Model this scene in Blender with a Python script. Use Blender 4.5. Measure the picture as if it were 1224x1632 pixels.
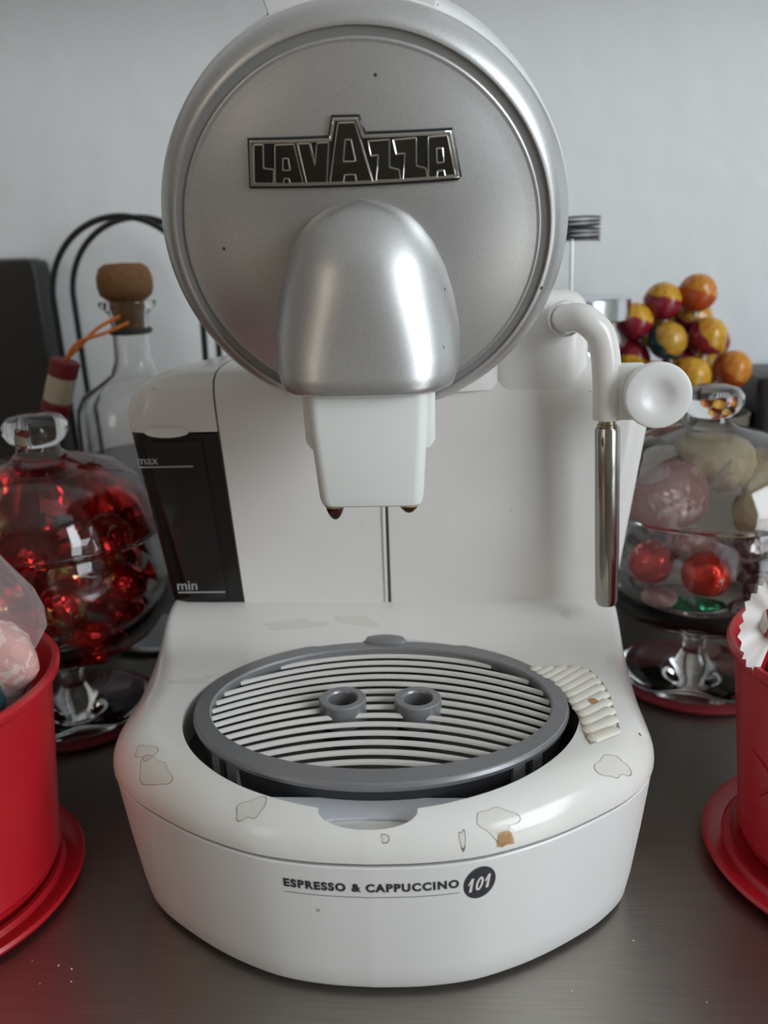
import bpy, bmesh, math, random
from mathutils import Vector, Matrix, noise
random.seed(7)
PI = math.pi
sc = bpy.context.scene
for o in list(bpy.data.objects):
    bpy.data.objects.remove(o, do_unlink=True)
COL = sc.collection

# ------------------------------------------------------------------ camera
FPX = 1400.0
cam_d = bpy.data.cameras.new('camera')
cam = bpy.data.objects.new('camera', cam_d)
COL.objects.link(cam)
cam_d.sensor_fit = 'HORIZONTAL'
cam_d.sensor_width = 36.0
cam_d.lens = 36.0 * FPX / 1224.0
cam_d.clip_start = 0.01
P_, R_, Y_ = 0.29214, -0.03511, 0.06741
fwd = Vector((-math.sin(Y_) * math.cos(P_), math.cos(Y_) * math.cos(P_), -math.sin(P_)))
right0 = Vector((math.cos(Y_), math.sin(Y_), 0))
up0 = right0.cross(fwd)
rgt = math.cos(R_) * right0 + math.sin(R_) * up0
upv = -math.sin(R_) * right0 + math.cos(R_) * up0
M3 = Matrix((rgt, upv, -fwd)).transposed()
cam.matrix_world = Matrix.Translation((0.02563, -0.31645, 0.25297)) @ M3.to_4x4()
cam_d.dof.use_dof = True
cam_d.dof.focus_distance = 0.335
cam_d.dof.aperture_fstop = 11.5
sc.camera = cam

# ------------------------------------------------------------------ light
w = bpy.data.worlds.new('room_ambient')
sc.world = w
w.use_nodes = True
w.node_tree.nodes['Background'].inputs[0].default_value = (1.0, 0.93, 0.85, 1)
w.node_tree.nodes['Background'].inputs[1].default_value = 0.075

def area(name, loc, target, sx, sy, power, col):
    d = bpy.data.lights.new(name, 'AREA')
    d.shape = 'RECTANGLE'; d.size = sx; d.size_y = sy; d.energy = power; d.color = col
    o = bpy.data.objects.new(name, d)
    COL.objects.link(o)
    o.location = loc
    o.rotation_euler = (Vector(target) - Vector(loc)).to_track_quat('-Z', 'Y').to_euler()
    return o
area('window_daylight', (1.94, -0.98, 0.74), (0, 0.0, 0.25), 1.6, 1.35, 64, (0.86, 0.94, 1.0))
area('warm_left_fill', (-1.7, -2.0, 0.9), (0, 0.0, 0.2), 0.6, 1.1, 4, (1.0, 0.88, 0.72))  # warm fill added for the left side; no window is known there
sc.view_settings.view_transform = 'Standard'
sc.view_settings.look = 'None'
sc.view_settings.gamma = 1.0
sc.view_settings.use_curve_mapping = False
sc.view_settings.exposure = 0.0

# ------------------------------------------------------------------ materials
MATS = {}
def mat(name, col, rough=0.4, metal=0.0, **kw):
    m = bpy.data.materials.new(name)
    m.use_nodes = True
    b = m.node_tree.nodes['Principled BSDF']
    b.inputs['Base Color'].default_value = (*col, 1)
    b.inputs['Roughness'].default_value = rough
    b.inputs['Metallic'].default_value = metal
    for k, v in kw.items():
        b.inputs[k.replace('_', ' ')].default_value = v
    MATS[name] = m
    return m
class NT:
    def __init__(s, m):
        s.t = m.node_tree; s.b = s.t.nodes['Principled BSDF']
    def n(s, kind, **kw):
        x = s.t.nodes.new('ShaderNode' + kind)
        for k, v in kw.items():
            if k.startswith('i_'):
                x.inputs[k[2:].replace('_', ' ')].default_value = v
            else:
                setattr(x, k, v)
        return x
    def l(s, a, b):
        s.t.links.new(a, b)
    def coord(s, scale=(1, 1, 1), which='Object'):
        tc = s.n('TexCoord'); mp = s.n('Mapping')
        mp.inputs['Scale'].default_value = scale
        s.l(tc.outputs[which], mp.inputs['Vector'])
        return mp.outputs[0]
    def ramp(s, fac, stops, interp='LINEAR'):
        r = s.n('ValToRGB'); r.color_ramp.interpolation = interp
        e = r.color_ramp.elements
        while len(e) < len(stops): e.new(0.5)
        for i, (p, c) in enumerate(stops):
            e[i].position = p; e[i].color = (*c, 1) if len(c) == 3 else c
        s.l(fac, r.inputs[0])
        return r.outputs[0]
    def mix(s, fac, a, b, blend='MIX'):
        x = s.n('Mix', data_type='RGBA', blend_type=blend)
        for i, v in ((0, fac), (6, a), (7, b)):
            if hasattr(v, 'is_output'): s.l(v, x.inputs[i])
            else: x.inputs[i].default_value = v if i == 0 else (*v, 1)
        return x.outputs[2]
    def bump(s, h, strength, dist):
        b = s.n('Bump'); b.inputs['Strength'].default_value = strength; b.inputs['Distance'].default_value = dist
        s.l(h, b.inputs['Height']); s.l(b.outputs[0], s.b.inputs['Normal'])

def speckled(m, base, speck, scale, rad, keep, tint=None):
    t = NT(m)
    co = t.coord()
    v = t.n('TexVoronoi', i_Scale=scale); t.l(co, v.inputs['Vector'])
    near = t.n('Math', operation='LESS_THAN'); t.l(v.outputs['Distance'], near.inputs[0])
    sep = t.n('SeparateColor'); t.l(v.outputs['Color'], sep.inputs[0])
    mul = t.n('Math', operation='MULTIPLY'); t.l(sep.outputs[1], mul.inputs[0]); mul.inputs[1].default_value = rad
    t.l(mul.outputs[0], near.inputs[1])
    gt = t.n('Math', operation='GREATER_THAN'); t.l(sep.outputs[0], gt.inputs[0]); gt.inputs[1].default_value = keep
    f = t.n('Math', operation='MULTIPLY'); t.l(near.outputs[0], f.inputs[0]); t.l(gt.outputs[0], f.inputs[1])
    n = t.n('TexNoise', i_Scale=14.0, i_Detail=3.0); t.l(co, n.inputs['Vector'])
    basec = t.mix(t.ramp(n.outputs[0], [(0.5, (0, 0, 0)), (0.75, (1, 1, 1))]), base, tint or base)
    t.l(t.mix(f.outputs[0], basec, speck), t.b.inputs['Base Color'])
    return m

white = speckled(mat('white_plastic', (.8, .79, .77), .22), (.77, .745, .715), (.2, .11, .05), 170, .10, .80, (.75, .72, .67))
shell = speckled(mat('white_shell_plastic', (.8, .79, .77), .3), (.80, .79, .775), (.5, .45, .4), 60, .05, .9, (.78, .77, .75))
deckm = speckled(mat('white_deck_plastic', (.8, .79, .77), .17), (.80, .785, .75), (.25, .13, .05), 90, .07, .9, (.76, .73, .655))
spoutm = mat('spout_plastic', (.84, .85, .82), .3)
spoutm.node_tree.nodes['Principled BSDF'].inputs['Subsurface Weight'].default_value = .05
seamm = mat('seam_dark', (.05, .045, .04), .6)
def silver(name, col, rough):
    m = mat(name, col, rough, .82)
    t = NT(m); co = t.coord()
    n = t.n('TexNoise', i_Scale=2600.0, i_Detail=1.0); t.l(co, n.inputs['Vector'])
    c = t.mix(t.ramp(n.outputs[0], [(.3, (0, 0, 0)), (.7, (1, 1, 1))]), tuple(.9 * x for x in col), tuple(min(1, 1.1 * x) for x in col))
    v = t.n('TexVoronoi', i_Scale=140.0); t.l(co, v.inputs['Vector'])
    sep = t.n('SeparateColor'); t.l(v.outputs['Color'], sep.inputs[0])
    near = t.n('Math', operation='LESS_THAN'); t.l(v.outputs['Distance'], near.inputs[0]); near.inputs[1].default_value = .09
    gt = t.n('Math', operation='GREATER_THAN'); t.l(sep.outputs[0], gt.inputs[0]); gt.inputs[1].default_value = .9
    f = t.n('Math', operation='MULTIPLY'); t.l(near.outputs[0], f.inputs[0]); t.l(gt.outputs[0], f.inputs[1])
    t.l(t.mix(f.outputs[0], c, (.12, .08, .06)), t.b.inputs['Base Color'])
    t.b.inputs['Coat Weight'].default_value = .3
    t.b.inputs['Coat Roughness'].default_value = .06
    return m
silverm = silver('silver_paint', (.58, .575, .57), .40)
groovem = mat('groove_grey', (.27, .26, .25), .5, .3)
greym = mat('grille_grey_plastic', (.27, .27, .28), .38, .45)
binm = mat('drip_bin_dark', (.035, .035, .038), .4)
ribm = mat('grille_rib_plastic', (.68, .66, .62), .4)
ventm = speckled(mat('vent_rib_plastic', (.8, .76, .66), .3), (.80, .76, .67), (.4, .22, .08), 130, .3, .8, (.72, .62, .46))
gapm = mat('vent_gap_beige', (.36, .30, .21), .7)  # darker beige of the plate lying under the vent ribs
tankm = mat('smoked_tank_plastic', (.016, .015, .014), .16)
tankp = mat('smoked_tank_window', (.022, .02, .019), .1)
printw = mat('print_pale', (.42, .42, .42), .6)
printd = mat('print_charcoal', (.035, .035, .045), .5)
chrome = mat('chrome', (.75, .73, .68), .07, 1.0)
darkchrome = mat('dark_chrome', (.10, .095, .085), .12, 1.0)
plateb = mat('logo_black', (.012, .012, .012), .15)
steel = mat('wand_steel', (.43, .41, .37), .2, 1.0)
brass = mat('collar_brass', (.45, .40, .28), .3, 1.0)
coffee = mat('coffee_drop', (.05, .008, .003), .03)
coffee_rim = mat('nozzle_stained', (.55, .38, .2), .4)
stainf = mat('stain_film', (.62, .52, .36), .2, Alpha=.11)
stainl = mat('stain_edge', (.22, .16, .09), .4, Alpha=.7)
staino = mat('stain_orange', (.50, .25, .06), .2, Alpha=.7)
glass = mat('clear_glass', (1, 1, 1), .0, Transmission_Weight=1.0, IOR=1.45)
film = mat('cellophane', (.92, .88, .9), .12, Transmission_Weight=.75, IOR=1.1, Alpha=.55)
def enamel(name, col, rough):
    m = mat(name, col, rough); t = NT(m); co = t.coord()
    n = t.n('TexNoise', i_Scale=35.0, i_Detail=4.0); t.l(co, n.inputs['Vector'])
    t.l(t.mix(n.outputs[0], tuple(.85 * x for x in col), tuple(1.1 * x for x in col)), t.b.inputs['Base Color'])
    t.bump(n.outputs[0], .08, .002)
    return m
redm = enamel('red_enamel', (.46, .010, .018), .3)
matr = enamel('dark_red_mat', (.16, .006, .012), .55)
blackm = enamel('black_lacquer', (.018, .017, .016), .4)
wirem = mat('black_wire', (.03, .03, .03), .3, .5)
corkm = mat('cork', (.33, .17, .06), .75)
t = NT(corkm); nn = t.n('TexNoise', i_Scale=260.0, i_Detail=4.0); t.l(t.coord(), nn.inputs['Vector'])
t.l(t.mix(nn.outputs[0], (.15, .065, .022), (.30, .15, .055)), t.b.inputs['Base Color']); t.bump(nn.outputs[0], .3, .002)
orangec = mat('orange_cord', (.75, .20, .02), .6)
maroon = mat('maroon_paper', (.20, .012, .02), .6)
cream = mat('cream_paper', (.55, .48, .34), .6)
alum = mat('aluminium', (.72, .74, .77), .2, 1.0)
taupe = enamel('taupe_tin', (.17, .145, .12), .5)
stickm = mat('paper_stick', (.8, .78, .74), .6)
tealf = mat('teal_foil', (.005, .085, .095), .3, .2)
goldm = mat('gold_print', (.55, .38, .10), .3, .9)
crumbm = mat('crumb', (.75, .72, .66), .8)

wallm = mat('wall_plaster', (.74, .76, .765), .85)
t = NT(wallm); co = t.coord()
n1 = t.n('TexNoise', i_Scale=38.0, i_Detail=5.0); t.l(co, n1.inputs['Vector'])
n2 = t.n('TexNoise', i_Scale=4.0, i_Detail=2.0); t.l(co, n2.inputs['Vector'])
t.l(t.mix(n2.outputs[0], (.82, .84, .85), (.86, .875, .88)), t.b.inputs['Base Color'])
t.bump(n1.outputs[0], .35, .004)
ctm = mat('brushed_steel', (.34, .315, .285), .33, .95)
t = NT(ctm)
n1 = t.n('TexNoise', i_Scale=60.0, i_Detail=4.0); t.l(t.coord((.6, 26, 1)), n1.inputs['Vector'])
n2 = t.n('TexNoise', i_Scale=9.0, i_Detail=3.0); t.l(t.coord(), n2.inputs['Vector'])
t.l(t.mix(n1.outputs[0], (.27, .25, .225), (.40, .375, .34)), t.b.inputs['Base Color'])
rr = t.n('MapRange'); rr.inputs[3].default_value = .26; rr.inputs[4].default_value = .42
t.l(n2.outputs[0], rr.inputs[0]); t.l(rr.outputs[0], t.b.inputs['Roughness'])
t.bump(n1.outputs[0], .10, .0006)
t.b.inputs['Anisotropic'].default_value = .5

def foil(name, c1, c2, scale, thr, rough=.22, metal=.75, bump=.5):
    m = mat(name, c1, rough, metal); t = NT(m)
    n = t.n('TexNoise', i_Scale=scale, i_Detail=3.0, i_Distortion=1.0); t.l(t.coord(), n.inputs['Vector'])
    t.l(t.mix(t.ramp(n.outputs[0], [(thr, (0, 0, 0)), (thr + .05, (1, 1, 1))]), c1, c2), t.b.inputs['Base Color'])
    n2 = t.n('TexVoronoi', i_Scale=230.0); t.l(t.coord(), n2.inputs['Vector'])
    t.bump(n2.outputs['Distance'], bump, .003)
    return m
foil_redgold = foil('red_gold_foil', (.50, .012, .012), (.62, .38, .14), 110, .56)
foil_red = foil('red_foil', (.55, .012, .01), (.35, .006, .01), 60, .6)
foil_redwhite = foil('red_foil_white_print', (.62, .03, .01), (.75, .68, .64), 95, .62, .25, .55, .2)
foil_pink = foil('pink_wrap', (.50, .27, .25), (.68, .52, .49), 80, .5, .3, .1, .3)
foil_cream = foil('cream_wrap', (.66, .55, .34), (.30, .17, .07), 60, .66, .4, .0, .3)
foil_clear = foil('clear_dark_wrap', (.38, .34, .34), (.12, .07, .07), 70, .5, .2, .2, .6)
foil_green = foil('green_foil', (.01, .16, .07), (.02, .28, .12), 60, .6)
pinkc = foil('pink_sugar_candy', (.62, .34, .30), (.72, .52, .48), 120, .5, .6, 0, .12)
waxw = mat('waxed_paper', (.78, .74, .71), .4)
waxr = mat('waxed_paper_print', (.78, .74, .71), .4)
t = NT(waxr); wv = t.n('TexWave', i_Scale=95.0, i_Distortion=2.5); t.l(t.coord((1, .2, .35)), wv.inputs['Vector'])
t.l(t.mix(t.ramp(wv.outputs[0], [(.62, (0, 0, 0)), (.68, (1, 1, 1))]), (.78, .74, .71), (.36, .02, .03)), t.b.inputs['Base Color'])

def lolly(name, c1, c2=(.58, .31, .02), c3=(.50, .12, .02)):
    m = mat(name, c1, .22); t = NT(m)
    co = t.coord()
    sep = t.n('SeparateXYZ'); t.l(co, sep.inputs[0])
    n = t.n('TexNoise', i_Scale=150.0, i_Detail=2.0); t.l(co, n.inputs['Vector'])
    mr = t.n('MapRange'); mr.inputs[1].default_value = -.013; mr.inputs[2].default_value = .013
    t.l(sep.outputs[2], mr.inputs[0])
    ad = t.n('MapRange'); ad.inputs[3].default_value = -.16; ad.inputs[4].default_value = .16
    t.l(n.outputs[0], ad.inputs[0])
    s = t.n('Math', operation='ADD'); t.l(mr.outputs[0], s.inputs[0]); t.l(ad.outputs[0], s.inputs[1])
    wv = t.n('TexNoise', i_Scale=260.0, i_Detail=1.0); t.l(t.coord((1, .25, 1)), wv.inputs['Vector'])
    patch = t.mix(t.ramp(wv.outputs[0], [(.56, (0, 0, 0)), (.66, (1, 1, 1))]), c2, c3)
    t.l(t.mix(t.ramp(s.outputs[0], [(.66, (0, 0, 0)), (.69, (1, 1, 1))]), c1, patch), t.b.inputs['Base Color'])
    v = t.n('TexVoronoi', i_Scale=190.0); t.l(co, v.inputs['Vector'])
    t.bump(v.outputs['Distance'], .25, .003)
    return m
L_CR = lolly('lolly_crimson', (.23, .010, .025)); L_OR = lolly('lolly_orange', (.42, .065, .010), (.58, .22, .02), (.45, .09, .015))
L_TL = lolly('lolly_teal', (.010, .065, .085), (.52, .28, .03), (.42, .18, .03))

# ------------------------------------------------------------------ helpers
ROOT = {}
def tag(o, label, cat, group=None):
    o['label'] = label; o['category'] = cat
    if group: o['group'] = group
    return o
def thing(name, label, cat, loc, group=None):
    o = bpy.data.objects.new(name, None)
    o.empty_display_size = .01
    COL.objects.link(o); o.location = loc
    ROOT[o] = Vector(loc)
    return tag(o, label, cat, group)
def finish(me, m, smooth=True, ang=38):
    if m: me.materials.append(m)
    if smooth:
        me.polygons.foreach_set('use_smooth', [True] * len(me.polygons))
        me.set_sharp_from_angle(angle=math.radians(ang))
    me.update()
def obj_me(name, me, parent=None):
    o = bpy.data.objects.new(name, me)
    COL.objects.link(o)
    if parent is not None:
        o.parent = parent
        ROOT[o] = ROOT[parent]
    return o
def obj(name, vf, m, parent=None, smooth=True, ang=38, loc=None):
    """vf in world coordinates; the object's origin is its root's (or loc)"""
    v, f = vf
    base = ROOT[parent] if parent is not None else Vector(loc or (0, 0, 0))
    me = bpy.data.meshes.new(name)
    me.from_pydata([tuple(Vector(p) - base) for p in v], [], f)
    bm = bmesh.new(); bm.from_mesh(me)
    bmesh.ops.recalc_face_normals(bm, faces=bm.faces); bm.to_mesh(me); bm.free()
    finish(me, m, smooth, ang)
    o = obj_me(name, me, parent)
    if parent is None:
        o.location = base; ROOT[o] = base
    return o
def cat_(*vfs):
    V, Fc = [], []
    for v, f in vfs:
        k = len(V); V += list(v); Fc += [tuple(i + k for i in q) for q in f]
    return V, Fc
def loft(rings, cap0=True, cap1=True, closed=True):
    n = len(rings[0]); V = [p for r in rings for p in r]; Fc = []
    for i in range(len(rings) - 1):
        for j in range(n if closed else n - 1):
            a = i * n + j; b = i * n + (j + 1) % n
            Fc.append((a, b, b + n, a + n))
    if cap0: Fc.append(tuple(range(n - 1, -1, -1)))
    if cap1: Fc.append(tuple((len(rings) - 1) * n + j for j in range(n)))
    return V, Fc
def frame_of(axis):
    z = Vector(axis).normalized()
    x = z.orthogonal().normalized()
    if abs(z.z) > .99: x = Vector((1, 0, 0))
    y = z.cross(x)
    return x, y, z
def lathe(prof, c=(0, 0, 0), axis=(0, 0, 1), n=48, closed=False, sx=1.0, sy=1.0):
    x, y, z = frame_of(axis); c = Vector(c); V, Fc = [], []
    idx = []
    for r, h in prof:
        if r < 1e-7:
            idx.append([len(V)] * n); V.append(c + z * h)
        else:
            idx.append(list(range(len(V), len(V) + n)))
            for k in range(n):
                a = 2 * PI * k / n
                V.append(c + x * (r * sx * math.cos(a)) + y * (r * sy * math.sin(a)) + z * h)
    m = len(prof)
    for i in range(m if closed else m - 1):
        A, B = idx[i], idx[(i + 1) % m]
        for k in range(n):
            q = [A[k], A[(k + 1) % n], B[(k + 1) % n], B[k]]
            u = []
            for e in q:
                if e not in u: u.append(e)
            if len(u) >= 3: Fc.append(tuple(u))
    return V, Fc
def catmull(pts, per=8):
    pts = [Vector(p) for p in pts]; out = []
    for i in range(len(pts) - 1):
        p0 = pts[max(i - 1, 0)]; p1 = pts[i]; p2 = pts[i + 1]; p3 = pts[min(i + 2, len(pts) - 1)]
        for k in range(per):
            t = k / per
            out.append(.5 * ((2 * p1) + (p2 - p0) * t + (2 * p0 - 5 * p1 + 4 * p2 - p3) * t * t + (3 * p1 - p0 - 3 * p2 + p3) * t ** 3))
    out.append(pts[-1])
    return out
def tube(path, r, n=14, caps=True):
    path = [Vector(p) for p in path]; rings = []; prev = None
    for i, p in enumerate(path):
        d = (path[min(i + 1, len(path) - 1)] - path[max(i - 1, 0)]).normalized()
        if prev is None: x = d.orthogonal().normalized()
        else: x = (prev - d * prev.dot(d)).normalized()
        prev = x; y = d.cross(x)
        ri = r[i] if isinstance(r, (list, tuple)) else r
        rings.append([p + x * (ri * math.cos(2 * PI * k / n)) + y * (ri * math.sin(2 * PI * k / n)) for k in range(n)])
    return loft(rings, caps, caps)
def rbox(x0, x1, y0, y1, z0, z1, bev=.002, seg=3):
    bm = bmesh.new(); bmesh.ops.create_cube(bm, size=1)
    for v in bm.verts:
        v.co = Vector((x0 + (v.co.x + .5) * (x1 - x0), y0 + (v.co.y + .5) * (y1 - y0), z0 + (v.co.z + .5) * (z1 - z0)))
    if bev > 0:
        bmesh.ops.bevel(bm, geom=bm.edges[:], offset=bev, segments=seg, profile=.5, affect='EDGES')
    V = [v.co.copy() for v in bm.verts]; bm.verts.index_update()
    Fc = [tuple(v.index for v in f.verts) for f in bm.faces]; bm.free()
    return V, Fc
def prism(poly, z0, z1):
    return loft([[(x, y, z0) for x, y in poly], [(x, y, z1) for x, y in poly]])
def mapv(vf, fn):
    return [Vector(fn(Vector(p))) for p in vf[0]], vf[1]
def curve_vf(splines, extrude, bevel, res=1):
    cu = bpy.data.curves.new('tmp', 'CURVE'); cu.dimensions = '2D'; cu.fill_mode = 'BOTH'
    cu.extrude = extrude; cu.bevel_depth = bevel; cu.bevel_resolution = res
    for pts in splines:
        s = cu.splines.new('POLY'); s.points.add(len(pts) - 1); s.use_cyclic_u = True
        for q, p in zip(s.points, pts): q.co = (p[0], p[1], 0, 1)
    return conv(cu)
def conv(cu):
    o = bpy.data.objects.new('tmp', cu); COL.objects.link(o)
    dg = bpy.context.evaluated_depsgraph_get(); dg.update()
    me = bpy.data.meshes.new_from_object(o.evaluated_get(dg))
    V = [v.co.copy() for v in me.vertices]; Fc = [tuple(p.vertices) for p in me.polygons]
    bpy.data.objects.remove(o, do_unlink=True); bpy.data.curves.remove(cu); bpy.data.meshes.remove(me)
    return V, Fc
def text_vf(s, size, extrude=.00005, offset=0.0, spacing=1.0, shear=0.0):
    cu = bpy.data.curves.new('tmp', 'FONT'); cu.body = s; cu.size = size; cu.extrude = extrude
    cu.offset = offset; cu.space_character = spacing; cu.shear = shear; cu.align_x = 'LEFT'; cu.resolution_u = 4
    return conv(cu)
def ext(vf):
    xs = [p.x for p in vf[0]]; ys = [p.y for p in vf[0]]
    return min(xs), max(xs), min(ys), max(ys)
def smooth01(t):
    t = max(0, min(1, t)); return t * t * (3 - 2 * t)

# ------------------------------------------------------------------ setting
def structure(o):
    o['kind'] = 'structure'; return o
WY = .375
structure(obj('wall_back', rbox(-2.05, 2.05, WY, WY + .05, -.9, 1.6, 0), wallm))
wt = obj('worktop', rbox(-1.6, 1.4, -.62, WY - .001, -.035, 0, .003, 2), ctm, loc=(0, -.1, -.035))
tag(wt, 'brushed stainless steel worktop under the coffee machine and the red pots', 'worktop')
roomw = mat('room_wall_paint', (.60, .585, .56), .9)
roomf = mat('room_floor_tile', (.34, .30, .27), .6)
structure(obj('wall_left', rbox(-2.05, -2.0, -2.6, WY, -.9, 1.6, 0), mat('left_wall_paint', (.34, .30, .27), .9)))
structure(obj('wall_right', rbox(2.0, 2.05, -2.6, WY, -.9, 1.6, 0), roomw))
structure(obj('wall_front', rbox(-2.0, 2.0, -2.65, -2.6, -.9, 1.6, 0), mat('pale_wood_front', (.42, .37, .32), .6)))
structure(obj('ceiling', rbox(-2.05, 2.05, -2.65, WY + .05, 1.6, 1.65, 0), mat('ceiling_paint', (.78, .77, .75), .9)))
structure(obj('floor', rbox(-2.05, 2.05, -2.65, WY + .05, -.95, -.9, 0), roomf))
structure(obj('unseen_shelf_1', rbox(-1.2, 1.2, .22, WY - .001, .470, .50, .003, 2), wallm))  # unseen overhead shelf, added to darken the top of the wall

# ------------------------------------------------------------------ coffee machine
MC = thing('coffee_machine', 'white and silver capsule coffee machine with round tilted head in the middle', 'coffee machine', (0, .06, 0))

# plan outline of the base (right half, from the front centre to the back)
HALF = [(0, -.0775), (.018, -.0765), (.036, -.0732), (.052, -.0670), (.066, -.0595), (.080, -.0500), (.090, -.0420), (.0985, -.0325),
        (.1035, -.0235), (.1062, -.0135), (.1070, 0), (.1073, .03), (.1076, .06), (.1085, .095)]
hp = catmull([(x, y, 0) for x, y in HALF], 5)
OUT = [Vector((-p.x, p.y, 0)) for p in reversed(hp[1:])] + hp          # open curve left-back .. front .. right-back
def onorm(pts):
    res = []
    for i in range(len(pts)):
        d = (pts[min(i + 1, len(pts) - 1)] - pts[max(i - 1, 0)]).normalized()
        res.append(Vector((d.y, -d.x, 0)))
    return res
ON = onorm(OUT)
def oring(off, z):
    return [Vector((p.x - q.x * off, p.y - q.y * off, z)) for p, q in zip(OUT, ON)]
def zcove(y):
    return .0105 * smooth01((y - .040) / .042) ** 1.3
low = [oring(.014, .0015), oring(.0095, .0022), oring(.0078, .005), oring(.0062, .014), oring(.0035, .034), oring(.0012, .054), oring(.0008, .0588),
       oring(.0012, .0594)]
obj('base_shell', loft(low), shell, MC)
obj('base_joint', loft([oring(.0022, .0590), oring(.0022, .0612)]), seamm, MC)

# deck with oval opening, finger notch and rolled rim
def opening(a, notch=True):
    x = .0785 * math.cos(a); s = math.sin(a)
    y = -.002 + (.067 if s < 0 else .057) * s
    if notch and s < 0 and abs(x) < .0165:
        y = min(y, -.0685 - .0052 * math.sqrt(max(0, 1 - (x / .0165) ** 2)))
    if not notch and s < 0 and abs(x) < .0165: y += .0040 * math.sqrt(max(0, 1 - (x / .0165) ** 2))
    return Vector((x, y, 0))
OC = oring(0, 0)
# closed outline incl. the back edge
BACK = [Vector((.1085 - .217 * k / 24, .095, 0)) for k in range(1, 24)]
CL = OC + BACK
def hit(a):
    """outline point in direction a from the opening centre, with distance along it"""
    o = Vector((0, -.002, 0)); d = Vector((math.cos(a), math.sin(a), 0)); best = None
    for i in range(len(CL)):
        p, q = CL[i], CL[(i + 1) % len(CL)]; e = q - p
        den = d.x * e.y - d.y * e.x
        if abs(den) < 1e-12: continue
        t_ = ((p.x - o.x) * e.y - (p.y - o.y) * e.x) / den
        u_ = ((p.x - o.x) * d.y - (p.y - o.y) * d.x) / den
        if t_ > 0 and -1e-9 <= u_ <= 1 + 1e-9 and (best is None or t_ > best[0]): best = (t_, o + d * t_)
    return best[1]
def odist(p):
    b = 9
    for i in range(len(OC) - 1):
        a, c = OC[i], OC[i + 1]; e = c - a
        tt = max(0, min(1, (p - a).dot(e) / e.length_squared)); b = min(b, (p - a - e * tt).length)
    return b
RW, RH, ZD = .017, .0150, .0775
def zdeck(p):
    p = Vector((p[0], p[1], 0)); q = 1 - .84 * smooth01((p.y - .012) / .06)
    d = min(odist(p), RW * q)
    k = 1 - d / (RW * q)
    return ZD - RH * q * (1 - math.sqrt(max(0, 1 - k * k))) + zcove(p.y)
NA = 300
rings = []
angs = []
for i in range(NA):
    angs.append(2 * PI * i / NA)
angs += [1.5 * PI + s * (math.asin(.0165 / .0785) + e) for s in (-1, 1) for e in (-.002, .0, .003)]
angs = sorted(angs)
US = [0, .04, .1, .2, .32, .45, .58, .68, .76, .83, .88, .92, .95, .975, .99, .998]
inner = [opening(a) for a in angs]
outer = [hit(math.atan2(p.y + .002, p.x)) for p in inner]
for u in US:
    rings.append([Vector((q.x, q.y, zdeck(q))) for q in (p.lerp(o_, u) for p, o_ in zip(inner, outer))])
rings.append([Vector((o_.x, o_.y, ZD - RH * (1 - .84 * smooth01((o_.y - .012) / .06)) + zcove(o_.y))) for o_ in outer])
def shrink(o_, k):
    return Vector((o_.x * k, (o_.y - .02) * k + .02, 0))
rings.append([shrink(o_, 1.0).to_3d() + Vector((0, 0, .0615)) for o_ in outer])
rings.append([shrink(o_, .985).to_3d() + Vector((0, 0, .0608)) for o_ in outer])
well = []
for zz in (.040, .058, .0690):
    well.append([Vector((p.x * 1.002, p.y * 1.002, zz)) for p in (opening(a, False) for a in angs)])
well.append([Vector((p.x * 1.0005, p.y * 1.0005, zdeck(p) - .0008)) for p in inner])
deck = obj('deck', loft(well + rings, False, False), deckm, MC, ang=50)

# front wall position (for printing)
def front_y(x, z):
    offs = [(.005, .0078), (.014, .0062), (.034, .0035), (.054, .0012), (.0588, .0008)]
    for (z0, o0), (z1, o1) in zip(offs, offs[1:]):
        if z <= z1:
            of = o0 + (o1 - o0) * (z - z0) / (z1 - z0); break
    else: of = .0008
    pts = oring(of, 0)
    for a, b in zip(pts, pts[1:]):
        if a.x <= x <= b.x and b.x > a.x:
            return a.y + (b.y - a.y) * (x - a.x) / (b.x - a.x)
    return -.07
def on_front(vf, lift=.00012):
    return mapv(vf, lambda p: (p.x, front_y(p.x, p.y) - lift - p.z, p.y))
tv = text_vf('ESPRESSO & CAPPUCCINO', .0048, .00002, .00024, 1.2)
x0, x1, y0, y1 = ext(tv); k = (.0298 + .0288) / (x1 - x0)
tv = mapv(tv, lambda p: (-.0288 + (p.x - x0) * k, .0492 + (p.y - y0) * .0037 / (y1 - y0), p.z))
obj('front_lettering', on_front(tv), printd, MC, False)
ln = [(-.0288 + .0586 * i / 40, 0) for i in range(41)]
obj('lettering_underline', on_front(([(x, .0468 + d, 0) for d in (0, .00022) for x, _ in ln], [(i, i + 1, 42 + i, 41 + i) for i in range(40)])), printd, MC, False)
NB = 40
bd = [(0.0366, .0500, 0)] + [(.0366 + r * .0054 * math.cos(2 * PI * i / NB), .0500 + r * (.0067 * math.sin(2 * PI * i / NB) + .0009 * math.cos(2 * PI * i / NB)), 0) for r in (.35, .7, 1.0) for i in range(NB)]
bf = [(0, 1 + i, 1 + (i + 1) % NB) for i in range(NB)] + [(1 + r * NB + i, 1 + r * NB + (i + 1) % NB, 1 + (r + 1) * NB + (i + 1) % NB, 1 + (r + 1) * NB + i) for r in (0, 1) for i in range(NB)]
badge = obj('number_badge', on_front((bd, bf)), printd, MC, False)
one = [(0, .55), (.32, 1.0), (.52, 1.0), (.30, 0), (.06, 0), (.24, .66), (.08, .48)]
zero = [(.5 + .30 * math.cos(a) + .16 * math.sin(a), .5 + .5 * math.sin(a)) for a in [2 * PI * i / 20 for i in range(20)]]
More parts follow.
